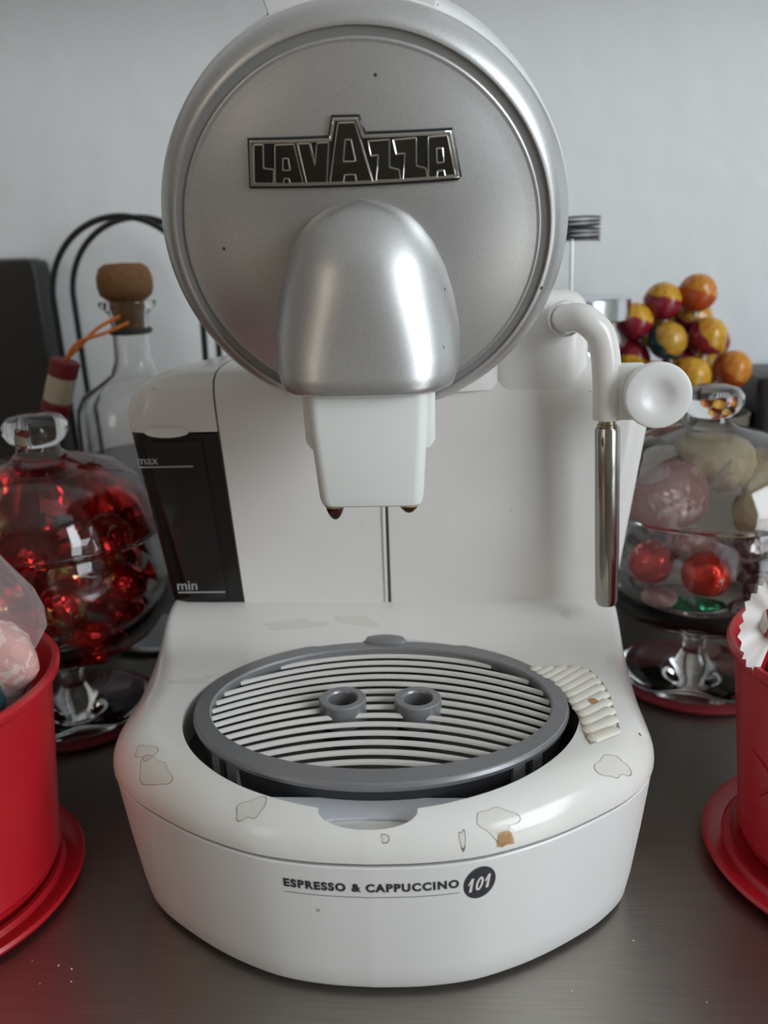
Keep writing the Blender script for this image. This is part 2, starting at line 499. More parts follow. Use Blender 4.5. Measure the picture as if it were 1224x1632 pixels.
zin = [(.5 + .11 * math.cos(a) + .11 * math.sin(a), .5 + .33 * math.sin(a)) for a in [2 * PI * i / 20 for i in range(20)]]
for nm, sp, dx in (('badge_digit', [one], -.0039), ('badge_digit', [zero, zin], -.0020), ('badge_digit', [one], .0017)):
    g = curve_vf(sp, .00002, 0)
    g = mapv(g, lambda p: (.0366 + dx + p.x * .0040, .0470 + p.y * .0058 + (dx + .001) * .16, p.z))
    obj(nm, on_front(g, .0003), waxw, badge, False)

# side vent on the deck
VP = [(.0600, .0265), (.0640, .0300), (.0840, .0310), (.0885, .0260), (.0915, .0160), (.0925, .0040), (.0915, -.0210), (.0785, -.0315), (.0775, -.0260), (.0772, -.0120), (.0745, .0030), (.0700, .0145), (.0640, .0225)]
vpo = obj('vent_recess', ([(x, y, zdeck((x, y)) + .00025) for x, y in VP], [tuple(range(len(VP)))]), gapm, MC, False)
def inpoly(x, y, P):
    c = False
    for i in range(len(P)):
        (xa, ya), (xb, yb) = P[i], P[i - 1]
        if (ya > y) != (yb > y) and x < (xb - xa) * (y - ya) / (yb - ya) + xa: c = not c
    return c
for i in range(15):
    run = []
    y_s = -.0420 + i * .0058
    for kx in range(0, 61):
        x = .056 + kx * .0007
        y = y_s + (x - .076) * (.55 + .045 * i) + 6 * (x - .076) ** 2 * (1 if i > 2 else .4)
        if inpoly(x, y, VP): run.append(Vector((x, y, zdeck((x, y)) + .0004)))
    if len(run) > 5:
        rg = []
        for j, p in enumerate(run):
            d = (run[min(j + 1, len(run) - 1)] - run[max(j - 1, 0)]).normalized(); s = Vector((d.y, -d.x, 0))
            e = min(1, .35 + .65 * min(j, len(run) - 1 - j) / 2)
            wv_ = .0027 * e
            rg.append([p + s * (wv_ * math.cos(a)) + Vector((0, 0, .0013 * e * math.sin(a) - .0002)) for a in [PI * q / 8 for q in range(9)]])
        obj('vent_rib', loft(rg, True, True), ventm, vpo)

# drip bin and grille
EL = lambda a, b, z, n=96, y=0: [Vector((a * math.cos(2 * PI * i / n), y + b * math.sin(2 * PI * i / n), z)) for i in range(n)]
dbin = obj('drip_bin', loft([EL(.0725, .0555, .0748), EL(.0715, .0545, .045), EL(.0690, .0520, .0445), EL(.0690, .0520, .0748)], False, False), binm, MC)
obj('bin_floor', loft([EL(.079, .066, .040), EL(.079, .066, .0415)]), binm, MC)
for a in (-2.52, -2.36, -.78, -.63):
    c = Vector((.0725 * math.cos(a), .0555 * math.sin(a), 0)); nrm = Vector((math.cos(a) / .0725, math.sin(a) / .0555, 0)).normalized()
    tg = Vector((-nrm.y, nrm.x, 0)); wv_ = .0028
    b_ = [c + tg * s * wv_ + nrm * q for s, q in ((-1, -.001), (1, -.001), (1, .0012), (-1, .0012))]
    obj('bin_fin', loft([[p + Vector((0, 0, .052)) for p in b_], [p + Vector((0, 0, .0755)) for p in b_]]), greym, dbin, False)
for s in (-1, 1):
    c = Vector((s * .0535, -.0462, .0690))
    obj('bin_bracket', mapv(rbox(-.005, .005, -.0022, .0022, -.0035, .0016, .0006, 2), lambda p: c + Matrix.Rotation(s * .72, 3, 'Z') @ p), ribm, dbin)
pl = [(-.0420, -.0585), (-.0350, -.0535), (.0365, -.0535), (.0430, -.0585), (.032, -.0640), (.018, -.0672), (.012, -.0652), (0, -.0645), (-.012, -.0652), (-.018, -.0672), (-.032, -.0640)]
obj('front_tray_plate', prism(pl, .0680, .0700), mat('tray_plate_plastic', (.62, .63, .66), .2), MC, False)

gr = obj('drip_grille', loft([EL(.0735, .0565, .0742), EL(.0748, .0578, .0752), EL(.0752, .0582, .0768), EL(.0747, .0577, .0780), EL(.0742, .0572, .0784),
                             EL(.0688, .0488, .0784), EL(.0682, .0482, .0776), EL(.0682, .0482, .0742), EL(.0735, .0565, .0742)], False, False), greym, MC, ang=22)
RC = [Vector((-.0152, 0, 0)), Vector((.0152, 0, 0))]
def grib(y0, wd=.00135):
    parts = []; run = []
    def flush():
        nonlocal run
        if len(run) > 3:
            rg = []
            for j, p in enumerate(run):
                d = (run[min(j + 1, len(run) - 1)] - run[max(j - 1, 0)]).normalized(); s = Vector((d.y, -d.x, 0))
                rg.append([p + s * (wd * math.cos(a)) + Vector((0, 0, .0014 * math.sin(a))) for a in [PI * q / 8 for q in range(9)]])
            parts.append(loft(rg))
        run = []
    for kx in range(-140, 141):
        x = kx * .0005
        y = y0 - x * x / .20
        if (x / .0690) ** 2 + (y / .0490) ** 2 < 1 and all((Vector((x, y, 0)) - c).length > .0082 for c in RC):
            run.append(Vector((x, y, .0745)))
        else: flush()
    flush()
    return cat_(*parts) if parts else None
for i in range(17):
    g = grib(-.0455 + i * .0066)
    if g: obj('grille_rib', g, ribm, gr)
for c in RC:
    pr = [(.0058, .0700), (.0058, .0786), (.0062, .0794), (.0066, .0796), (.0091, .0796), (.0096, .0791), (.0096, .0700)]
    obj('cup_ring', lathe(pr, (c.x, 0, 0), n=40, closed=True), greym, gr, ang=25)
    obj('ring_sleeve', lathe([(.0060, .0600), (.0060, .0712), (.0086, .0712), (.0086, .0600)], (c.x, 0, 0), n=32, closed=True), binm, gr)
obj('thumb_tab', mapv(lathe([(0, .0020), (.004, .0019), (.008, .0014), (.0105, .0003), (.0108, -.001), (.0100, -.0018), (0, -.0018)], n=36), lambda p: (-.0010 + p.x, .0560 + p.y * .42, .0788 + p.z)), greym, gr)

# ------------------------------------------------------------------ rear body, water tank and lid
BH = [(0, .080), (.06, .080), (.105, .0803), (.1135, .0815), (.1185, .0845), (.1212, .0895), (.1205, .105), (.115, .130), (.102, .160), (.082, .185), (.05, .2), (0, .205)]
bp = catmull([(x, y, 0) for x, y in BH], 4)
BO = [Vector((-p.x, p.y, 0)) for p in reversed(bp[1:-1])] + bp
def bring(wd, z, fy=0.0):
    k = wd / .1212
    return [Vector((p.x * k, .205 + (p.y - .205) * (1 - fy / .125), z)) for p in BO]
BL = [(.002, .100, 0), (.050, .1045, 0), (.0865, .1095, 0), (.172, .1212, 0), (.1830, .1210, .0003), (.1890, .1190, .0010), (.1935, .1155, .0025), (.1970, .1110, .005), (.1995, .1050, .010), (.2010, .0950, .02), (.2015, .07, .045)]
full = loft([bring(wd, z, fy) for z, wd, fy in BL])
def bis(vf, cuts):
    bm = bmesh.new(); vs = [bm.verts.new(p) for p in vf[0]]
    for f in vf[1]:
        try: bm.faces.new([vs[i] for i in f])
        except ValueError: pass
    bmesh.ops.recalc_face_normals(bm, faces=bm.faces)
    for co, no in cuts:       # keeps the side opposite to the normal
        r = bmesh.ops.bisect_plane(bm, geom=bm.verts[:] + bm.edges[:] + bm.faces[:], plane_co=co, plane_no=no, clear_outer=True)
        ed = [e for e in r['geom_cut'] if isinstance(e, bmesh.types.BMEdge)]
        if ed: bmesh.ops.edgenet_fill(bm, edges=ed)
    bm.verts.index_update()
    V = [v.co.copy() for v in bm.verts]; Fc = [tuple(v.index for v in f.verts) for f in bm.faces]; bm.free()
    return V, Fc
sn = Vector((1, 0, .060)).normalized(); sp_ = Vector((-.0718, .1, .0865))
bodyo = obj('rear_body', bis(full, [(sp_ + sn * .0006, -sn)]), white, MC, ang=30)
tank_vf = bis(full, [(sp_ - sn * .0006, sn), (Vector((0, 0, .1728)), Vector((0, 0, 1)))])
lid_vf = bis(full, [(sp_ - sn * .0002, sn), (Vector((0, 0, .1738)), Vector((0, 0, -1)))])
tank = obj('water_tank', mapv(tank_vf, lambda p: (p.x, p.y + .0008, p.z)), tankm, MC, ang=30)
lid = obj('tank_lid', mapv(lid_vf, lambda p: (p.x * 1.004 if p.x < -.1 else p.x, p.y - .0004, p.z)), white, MC, ang=30)
obj('body_joint', bis(full, [(sp_ + sn * .0008, sn), (sp_ - sn * .0008, -sn)]) if False else mapv(bis(full, [(sp_ + sn * .0008, sn), (sp_ - sn * .0008, -sn)]), lambda p: (p.x, .14 + (p.y - .14) * .985, p.z - .0008)), seamm, MC)
obj('lid_lip', mapv(lathe([(0, .0016), (.006, .0014), (.0105, .0002), (.0105, -.0012), (0, -.0018)], axis=(0, 1, 0), n=28), lambda p: (-.1010 + p.x, .0786 + abs(p.y) * .2, .1742 + p.z * .25)), deckm, lid)
def tx(z, side):   # tank face borders
    xr = -.0718 - (z - .0865) * .060; xl = -(.1095 + (z - .0865) * .137)
    return xl if side < 0 else xr
wq = [(tx(.170, -1) + .0085, .1695), (tx(.170, 1) - .0085, .1695), (tx(.095, 1) - .0075, .0905), (tx(.095, -1) + .0125, .0905)]
obj('tank_window', loft([[(x, .0806, z) for x, z in wq], [(x, .0796, z) for x, z in wq]]), tankp, tank, False)
for s, xa, zz, wl in (('max', -.1166, .1588, .0262), ('min', -.1040, .0952, .0235)):
    v = text_vf(s, .0062, .00003, .00003)
    a0, a1, b0, b1 = ext(v); kk = .0098 / (a1 - a0)
    obj('level_lettering', mapv(v, lambda p: (xa + (p.x - a0) * kk, .0794 - p.z, zz + (p.y - b0) * kk)), printw, tank, False)
    obj('level_line', rbox(xa, xa + wl, .0794, .0797, zz - .0016, zz - .0010, 0), printw, tank, False)
obj('front_seam', cat_(rbox(-.0006, .0009, .0796, .081, .085, .172, 0)), seamm, bodyo, False)
obj('front_seam_edge', cat_(rbox(-.0022, -.0006, .0793, .081, .085, .172, .0003, 1)), white, bodyo)

# ------------------------------------------------------------------ head
TAU = math.radians(17)
HC = Vector((-.001, .02, .2595)); HN = Vector((0, -math.cos(TAU), -math.sin(TAU))); HU = Vector((0, -math.sin(TAU), math.cos(TAU)))
def H(x, u, n): return HC + Vector((x, 0, 0)) + HU * u + HN * n
def hlathe(prof, n=128, dz=0):
    return mapv(lathe(prof, n=n), lambda p: H(p.x, p.y + dz, p.z))
def dome(r): return .0092 + .0100 * (1 - (r / .0622) ** 2)
drum = obj('head_drum', hlathe([(.0, -.085), (.066, -.085), (.0725, -.078), (.0745, -.066), (.0752, -.030), (.0748, -.006), (.0735, -.0035), (0, -.0035)]), shell, MC)
obj('head_ring', hlathe([(.0725, -.0040), (.0738, -.0030), (.0742, -.0012), (.0738, .0012), (.0726, .0040), (.0706, .0068), (.0688, .0086), (.0675, .0093), (.0668, .0094), (.0666, .0091), (.0666, .0040)]), silverm, MC, ang=50)
obj('head_groove', hlathe([(.0667, .0084), (.0632, .0084)]), groovem, MC)
face = obj('face_disc', hlathe([(.0637, .0060), (.0637, .0088), (.0634, .0093), (.0628, .0096), (.0622, .0094), (.0617, .0095)] + [(.0617 * (1 - i / 14), dome(.0617 * (1 - i / 14))) for i in range(1, 15)]), silverm, MC, ang=50)
# neck carrying the drum
obj('head_neck', loft([[Vector((wx * math.copysign(abs(math.cos(a)) ** .5, math.cos(a)), yc + dy * math.copysign(abs(math.sin(a)) ** .5, math.sin(a)), z)) for a in [2 * PI * i / 48 for i in range(48)]]
                       for z, wx, yc, dy in ((.190, .066, .125, .048), (.2, .066, .125, .048), (.207, .060, .120, .046), (.22, .056, .115, .04), (.26, .05, .11, .03))]), white, MC)
# lever bracket on top of the head
lv = []
for n0 in (.006, -.05):
    pass
def lever_ring(n, r0, r1, half):
    pts = []
    for i in range(25):
        a = PI / 2 + half * (1 - 2 * i / 24); pts.append(H(r0 * math.cos(a), r0 * math.sin(a), n))
    for i in range(25):
        a = PI / 2 - half * (1 - 2 * i / 24) * .93; pts.append(H(r1 * math.cos(a), r1 * math.sin(a), n))
    return pts
lever = obj('capsule_lever', loft([lever_ring(-.052, .0735, .094, .375), lever_ring(-.050, .0730, .096, .385), lever_ring(-.0075, .0730, .096, .385), lever_ring(-.0055, .0730, .094, .375)]), shell, MC)
obj('lever_trim', loft([lever_ring(-.050, .0740, .0765, .40), lever_ring(-.0080, .0740, .0765, .40)]), chrome, lever)

# logo plate
def logo_map(X, Y):
    # crop units of the emblem -> face plane
    s = (X - 45) / 1115.0
    ybase = 420 - 55 * s
    return (-.0360 + .0705 * s, .0205 + (ybase - Y) * .0143 / 240)
def face_n(x, u):
    r = math.hypot(x, u)
    return dome(r)
def sliced(vf, step=.003):
    bm = bmesh.new(); vs = [bm.verts.new(p) for p in vf[0]]
    for f in vf[1]:
        try: bm.faces.new([vs[i] for i in f])
        except ValueError: pass
    for ax_, a, b in ((Vector((1, 0, 0)), -.040, .040), (Vector((0, 1, 0)), .018, .044)):
        q = a
        while q < b:
            bmesh.ops.bisect_plane(bm, geom=bm.verts[:] + bm.edges[:] + bm.faces[:], plane_co=ax_ * q, plane_no=ax_)
            q += step
    bm.verts.index_update()
    V = [v.co.copy() for v in bm.verts]; Fc = [tuple(v.index for v in f.verts) for f in bm.faces]; bm.free()
    return V, Fc
def on_face(vf, lift):
    vf = sliced(vf)
    return mapv(vf, lambda p: H(p.x, p.y, face_n(p.x, p.y) + lift + p.z))
PO = [(58, 178), (488, 153), (512, 52), (645, 48), (674, 132), (1122, 117), (1165, 352), (1150, 368), (42, 422)]
logo = obj('logo_plate', on_face(curve_vf([[logo_map(*p) for p in PO]], .0006, .0006, 2), .0003), plateb, MC, ang=60)
rim_in = [(75, 192), (500, 166), (524, 66), (634, 62), (664, 148), (1108, 132), (1146, 348), (62, 404)]
RO = [(64, 183), (493, 158), (517, 57), (640, 53), (670, 138), (1117, 122), (1158, 354), (48, 414)]
obj('logo_rim', on_face(curve_vf([[logo_map(*p) for p in RO], [logo_map(*p) for p in rim_in]], .0004, .00028, 1), .0012), chrome, logo)
LET = [
 [[(84, 200), (135, 196), (126, 318), (182, 322), (172, 396), (66, 400)]],
 [[(198, 196), (300, 188), (334, 388), (262, 392), (256, 366), (232, 367), (228, 394), (182, 396)], [(236, 262), (262, 261), (268, 322), (230, 324)]],
 [[(318, 186), (384, 182), (404, 292), (424, 179), (486, 174), (462, 382), (350, 387)]],
 [[(540, 78), (626, 74), (704, 370), (618, 374), (612, 336), (558, 339), (550, 378), (478, 382)], [(572, 160), (600, 159), (618, 268), (556, 271)]],
 [[(688, 166), (800, 158), (796, 298), (846, 312), (852, 362), (722, 368), (740, 236), (700, 240)]],
 [[(818, 160), (938, 150), (936, 292), (986, 306), (992, 354), (864, 361), (878, 228), (832, 232)]],
 [[(1000, 148), (1100, 140), (1138, 344), (1086, 348), (1080, 318), (1046, 321), (1042, 351), (998, 354)], [(1042, 206), (1074, 204), (1080, 276), (1044, 279)]],
]
for sp in LET:
    obj('logo_letter', on_face(curve_vf([[logo_map(*p) for p in q] for q in sp], .0006, 0, 0), .0011), darkchrome, logo, ang=25)
    for q in sp:
        P3 = [Vector((*logo_map(*p), .0006)) for p in q]
        obj('letter_edge', on_face(cat_(*[tube([P3[k - 1], P3[k]], .00032, 8) for k in range(len(P3))]), .0011), chrome, logo)

# hood
def face_y(z, n=.0125):
    u = (z - HC.z - HN.z * n) / HU.z
    return (HC + HU * u + HN * n).y
HZ = [(.2690, .0012, .0010), (.2680, .0078, .0030), (.2660, .0132, .0072), (.2632, .0176, .0122), (.2595, .0212, .0178), (.2540, .0250, .0233), (.2460, .0288, .0284), (.2360, .0318, .0326),
      (.2250, .0338, .0364), (.2165, .0341, .0396), (.2105, .0335, .0426), (.2070, .0325, .0440), (.2051, .0317, .0438), (.2043, .0303, .0424)]
hr = []
for z, wd, pr in HZ:
    u_ = (z - HC.z + .0045) / HU.z
    nd = dome(min(.06, abs(u_))); ex = nd - .0125
    yb = face_y(z, nd) + .004
    pr = max(.001, pr - ex * min(1, pr / .018))
    r_ = []
    for i in range(41):
        a = PI * i / 40
        sq = smooth01((.245 - z) / .042); e_ = .92 - .38 * sq
        cx = math.copysign(abs(math.cos(a)) ** e_, math.cos(a)); sy = math.sin(a) ** (e_ + .04)
        r_.append(Vector((HC.x + .0008 + wd * cx, yb - (pr + .004) * sy, z)))
    hr.append(r_)
obj('outlet_hood', loft(hr, True, True, False), silverm, MC, ang=60)
obj('hood_underside', ([p - Vector((0, 0, -.0004)) for p in hr[-1]], [tuple(range(41))]), binm, MC, False)
def rrect(x0, x1, y0, y1, r, z, n=5):
    pts = []
    for cx, cy, a0 in ((x1 - r, y1 - r, 0), (x0 + r, y1 - r, PI / 2), (x0 + r, y0 + r, PI), (x1 - r, y0 + r, 1.5 * PI)):
        for i in range(n + 1):
            a = a0 + PI / 2 * i / n; pts.append(Vector((cx + r * math.cos(a), cy + r * math.sin(a), z)))
    return pts
sx_ = .0005
spout = obj('outlet_spout', loft([rrect(sx_ - .0213, sx_ + .0213, -.0150, .020, .004, .2080), rrect(sx_ - .0208, sx_ + .0208, -.0148, .020, .004, .1925), rrect(sx_ - .0188, sx_ + .0190, -.0136, .019, .004, .1665),
                                 rrect(sx_ - .0180, sx_ + .0182, -.0128, .018, .0042, .1638), rrect(sx_ - .0165, sx_ + .0167, -.0115, .017, .0045, .1630)]), spoutm, MC)
obj('spout_sleeve', loft([rrect(sx_ - .0238, sx_ + .0238, -.0085, .022, .002, .2080), rrect(sx_ - .0232, sx_ + .0236, -.0080, .022, .002, .1865), rrect(sx_ - .0215, sx_ + .0220, -.0075, .021, .002, .1838)]), spoutm, spout)
for s, big in ((-1, 1), (1, 0)):
    c = Vector((sx_ + s * .0138 - .0004, -.0040, .1630))
    nz = obj('spout_nozzle', lathe([(.0042, .001), (.0042, -.0004), (.0037, -.0016), (0, -.0018)], c, n=24), coffee_rim, spout)
    hgt = .0056 if big else .0034
    obj('coffee_drop', lathe([(.0036, -.0012), (.0034, -.0020), (.0028, -.0012 - hgt * .5), (.0018, -.0012 - hgt * .82), (.0008, -.0012 - hgt * .97), (0, -.0012 - hgt)], c, n=24), coffee, nz)

# ------------------------------------------------------------------ steam arm
obj('pivot_housing', rbox(.046, .0935, .0812, .130, .170, .2325, .0115, 6), white, MC)
arm = obj('steam_arm', tube(catmull([(.0805, .084, .2205), (.0812, .070, .2215), (.0862, .0612, .2218), (.0928, .060, .2158), (.0954, .060, .2075), (.0966, .060, .1970), (.0971, .060, .1880), (.0973, .060, .1795)], 6), .0061, 24), white, MC, ang=60)
obj('arm_joint', lathe([(.0072, 0), (.0078, .001), (.0078, .004), (.0072, .005)], (.0806, .0790, .2208), (.1, -1, 0), n=28), white, arm)
obj('arm_bracket', rbox(.0985, .1125, .0555, .0640, .1795, .2030, .0012, 2), shell, arm)
kp = [(0, .0006), (.0025, .0004), (.0045, -.0003), (.0062, -.0012), (.0075, -.0017), (.0095, -.0019), (.0122, -.0019), (.0132, -.0016), (.0137, -.0008), (.0138, .0004), (.0134, .0040), (.0115, .0075), (.006, .0085), (0, .0085)]
obj('steam_knob', lathe(kp, (.1155, .0490, .1910), (0, 1, 0), n=56), shell, arm)
obj('wand_collar', lathe([(.0037, .1800), (.0037, .1775), (.0042, .1772), (.0042, .1762), (.0036, .1758)], (.0974, .060, 0), n=24), brass, arm)
wand = obj('steam_wand', tube([(.0975, .060, .1762), (.0976, .060, .1750), (.0985, .060, .150), (.0995, .060, .122), (.1003, .060, .0965), (.1004, .060, .0942)], [.0048, .0053, .0053, .0053, .0051, .0042], 32), steel, arm, ang=60)
obj('wand_slot', mapv(lathe([(0, .0006), (.0010, .0005), (.0013, 0)], axis=(0, 1, 0), n=20), lambda p: (.0958 + p.x, .0555 - p.y * .4, .1706 + p.z * 2.2)), seamm, wand)

# ------------------------------------------------------------------ coffee stains
def stain(x, y, rx, ry, seed, line=True, m=stainf, kind=0, rot=0.0):
    rs = random.Random(seed); ph = [rs.uniform(0, 6.28) for _ in range(5)]
    am = [.14, .11, .08, .06, .05]; N = 44; pts = []
    for i in range(N):
        a = 2 * PI * i / N
        r = 1 + sum(am[k] * math.sin((k + 2) * a + ph[k]) for k in range(5)) * 1.0
        px, py = rx * r * math.cos(a), ry * r * math.sin(a)
        pts.append((x + px * math.cos(rot) - py * math.sin(rot), y + px * math.sin(rot) + py * math.cos(rot)))
    P = lambda q, l: Vector((q[0], q[1], zdeck(q) + l))
    V = [P((x, y), .00012)]
    for k in (.33, .66, 1): V += [P((x + (p[0] - x) * k, y + (p[1] - y) * k), .00012) for p in pts]
    Fc = [(0, 1 + i, 1 + (i + 1) % N) for i in range(N)] + [(1 + r * N + i, 1 + r * N + (i + 1) % N, 1 + (r + 1) * N + (i + 1) % N, 1 + (r + 1) * N + i) for r in (0, 1) for i in range(N)]
    s = obj('coffee_stain', (V, Fc), m, deck)
    if line:
        V = []; e = .00013 / max(rx, ry)
        for k in (1 - e, 1 + e): V += [P((x + (p[0] - x) * k, y + (p[1] - y) * k), .0002) for p in pts]
        obj('stain_edge', (V, [(i, (i + 1) % N, N + (i + 1) % N, N + i) for i in range(N)]), stainl, s)
# (pixel-measured places on the deck)
stain(-.0395, -.0655, .0048, .0030, 1)
stain(.0424, -.0675, .0068, .0028, 2, rot=.15)
stain(.0850, -.0390, .0062, .0036, 3, rot=.5)
stain(-.0800, -.0430, .0080, .0040, 4, rot=-.7)
stain(-.0855, -.0340, .0050, .0030, 14, rot=-.7)
stain(-.0830, .0180, .0100, .0026, 5, False, rot=.12)
stain(-.0750, .0230, .0040, .0016, 15, False, rot=.12)
stain(.0310, -.0730, .0012, .0010, 6)
stain(.0060, -.0752, .0011, .0008, 7)
stain(.0835, .0690, .0020, .0034, 8, False)
def lip_stain(xa, xb, d0, d1, m, lift):
    V, Fc = [], []
    nx, nd = 10, 6
    for i in range(nx):
        x = xa + (xb - xa) * i / (nx - 1)
        k = min(range(len(OUT)), key=lambda q: abs(OUT[q].x - x) + (9 if OUT[q].y > 0 else 0))
        f_ = max(-1, min(1, 2 * i / (nx - 1) - 1)); rnd = math.sqrt(max(.05, 1 - f_ ** 4))
        for j in range(nd):
            d = d0 + (d1 * rnd - d0) * j / (nd - 1)
            y = OUT[k].y + (x - OUT[k].x) * (-ON[k].x / ON[k].y) - ON[k].y * d
            p = Vector((x - ON[k].x * d, y, 0)); z = zdeck(p)
            V.append(Vector((p.x + ON[k].x * lift, p.y + ON[k].y * lift, z + lift)))
    for i in range(nx - 1):
        for j in range(nd - 1):
            a = i * nd + j; Fc.append((a, a + 1, a + nd + 1, a + nd))
    return obj('coffee_stain', (V, Fc), m, deck)
lip_stain(.0424, .0480, .00004, .0012, staino, .0003)
lip_stain(.0422, .0482, .0012, .0022, stainf, .0003)
stain(-.0445, .0640, .0150, .0030, 10, False, rot=.1)
stain(-.0150, .0660, .0110, .0030, 12, False, rot=-.1)

# ------------------------------------------------------------------ red pots and saucers
def pot(x, y, rr, rw, rb, zt, label):
    t_ = thing('red_pot', label, 'pot', (x, y, .006), 'red enamel pots')
    pr = [(0, .0085), (rb - .004, .0085), (rb - .001, .0095), (rb, .0125), (rb + .0008, .0140), (rb + .0004, .0155), (rw, zt - .004), (rw + .0014, zt - .0030), (rr, zt - .0012), (rr + .0004, zt + .0010),
          (rr - .0006, zt + .0026), (rr - .0024, zt + .0024), (rw - .0012, zt - .0010), (rb - .0012, .0120), (0, .0110)]
    obj('pot_body', lathe(pr, (x, y, 0), n=96), redm, t_)
    return t_
def saucer(x, y, r, label):
    t_ = obj('red_saucer', lathe([(0, .0006), (r - .008, .0006), (r - .002, .0020), (r, .0048), (r - .0008, .0062), (r - .003, .0060), (r - .008, .0044), (r - .0095, .0062), (r - .0115, .0062), (r - .0125, .0048), (0, .0048)], (x, y, 0), n=96), redm, None, loc=(x, y, 0))
    return tag(t_, label, 'saucer', 'red pot saucers')
PLX, PLY, PRX, PRY = -.192, -.020, .200, .005
pot(PLX, PLY, .0645, .0610, .0540, .0950, 'red enamel pot at left holding a clear bag and a teal wrapper')
saucer(PLX, PLY, .0635, 'red saucer under the left red pot')
pr_ = pot(PRX, PRY, .0600, .0570, .0495, .0950, 'red enamel pot at right holding a white twist wrapped sweet')
saucer(PRX, PRY, .0640, 'red saucer under the right red pot')
# raised scroll on the right pot
def on_pot(a, z, lift):
    r = .0495 + .0004 + (.0570 - .0499) * (z - .0155) / (.091 - .0155) + lift
    return Vector((PRX + r * math.cos(a), PRY + r * math.sin(a), z))
for a0, s in ((3.42, 1), (3.72, -1)):
    obj('raised_scroll', tube([on_pot(a0 + s * .13 * math.sin(t_ * 4.0), .042 + .028 * t_ - .012 * t_ * t_, .0002) for t_ in [i / 20 for i in range(21)]], .0009, 8), redm, pr_)

# ------------------------------------------------------------------ glass jars with mats
def shellp(outp, th):
    inn = []
    for i, (r, z) in enumerate(outp):
        a = Vector(outp[max(i - 1, 0)]); b = Vector(outp[min(i + 1, len(outp) - 1)]); d = (b - a).normalized()
        inn.append((max(0, r - d.y * th), z + d.x * th))
    return inn
def jar(x, y, R, label, mlabel):
    mt = obj('jar_mat', lathe([(0, 0), (.0455, 0), (.0475, .0008), (.0478, .0024), (.0465, .0032), (0, .0032)], (x, y, .0002), n=72), matr, None, loc=(x, y, .0002))
    tag(mt, mlabel, 'mat', 'dark red jar mats')
    t_ = thing('glass_jar', label, 'jar', (x, y, .0035), 'footed glass sweet jars')
    k = R / .070
    ft = [(0, .0040), (.041, .0038), (.0425, .0048), (.041, .0058), (.030, .0066), (.018, .0076), (.010, .0110), (.0065, .0180), (.0062, .0265), (.010, .0320), (.022 * k, .0365)]
    bowl = [(.022 * k, .0365), (.042 * k, .0425), (.057 * k, .0515), (.066 * k, .0625), (.0695 * k, .0740), (.0695 * k, .0850), (.0675 * k, .0980), (.0655 * k, .1080)]
    pin = [(0, .0445), (.020 * k, .0450), (.040 * k, .0485), (.0535 * k, .0560), (.063 * k, .0655), (.0675 * k, .0750), (.0675 * k, .0850), (.0657 * k, .0980), (.0637 * k, .1075)]
    obj('bowl', lathe(ft + bowl[1:] + [(.0665 * k, .1090), (.0655 * k, .1098), (.0637 * k, .1092)] + list(reversed(pin)), (x, y, 0), n=80), glass, t_, ang=50)
    lo = [(.0655 * k, .1102), (.0672 * k, .1112), (.0660 * k, .1130), (.0638 * k, .1200), (.0600 * k, .1300), (.0545 * k, .1380), (.0450 * k, .1450), (.0300 * k, .1498), (.0160, .1525), (.0115, .1555), (.0110, .1590), (.0145, .1620),
          (.0168, .1660), (.0165, .1705), (.0135, .1740), (.0070, .1758), (0, .1762)]
    li = [(0, .1490), (.0140, .1485), (.0295 * k, .1478), (.0440 * k, .1432), (.0530 * k, .1366), (.0583 * k, .1290), (.0620 * k, .1196), (.0640 * k, .1125), (.0640 * k, .1102)]
    lid_ = obj('jar_lid', lathe(lo, (x, y, 0), n=80) if False else lathe(lo + li, (x, y, 0), n=80), glass, t_, ang=50)
    return t_
JLX, JLY, JRX, JRY = -.188, .130, .1745, .170
jar(JLX, JLY, .0625, 'footed glass jar at left filled with red and gold foil sweets', 'dark red round mat under the left glass jar')
jar(JRX, JRY, .0640, 'footed glass jar at right holding red balls, pink and cream sweets', 'dark red round mat under the right glass jar')

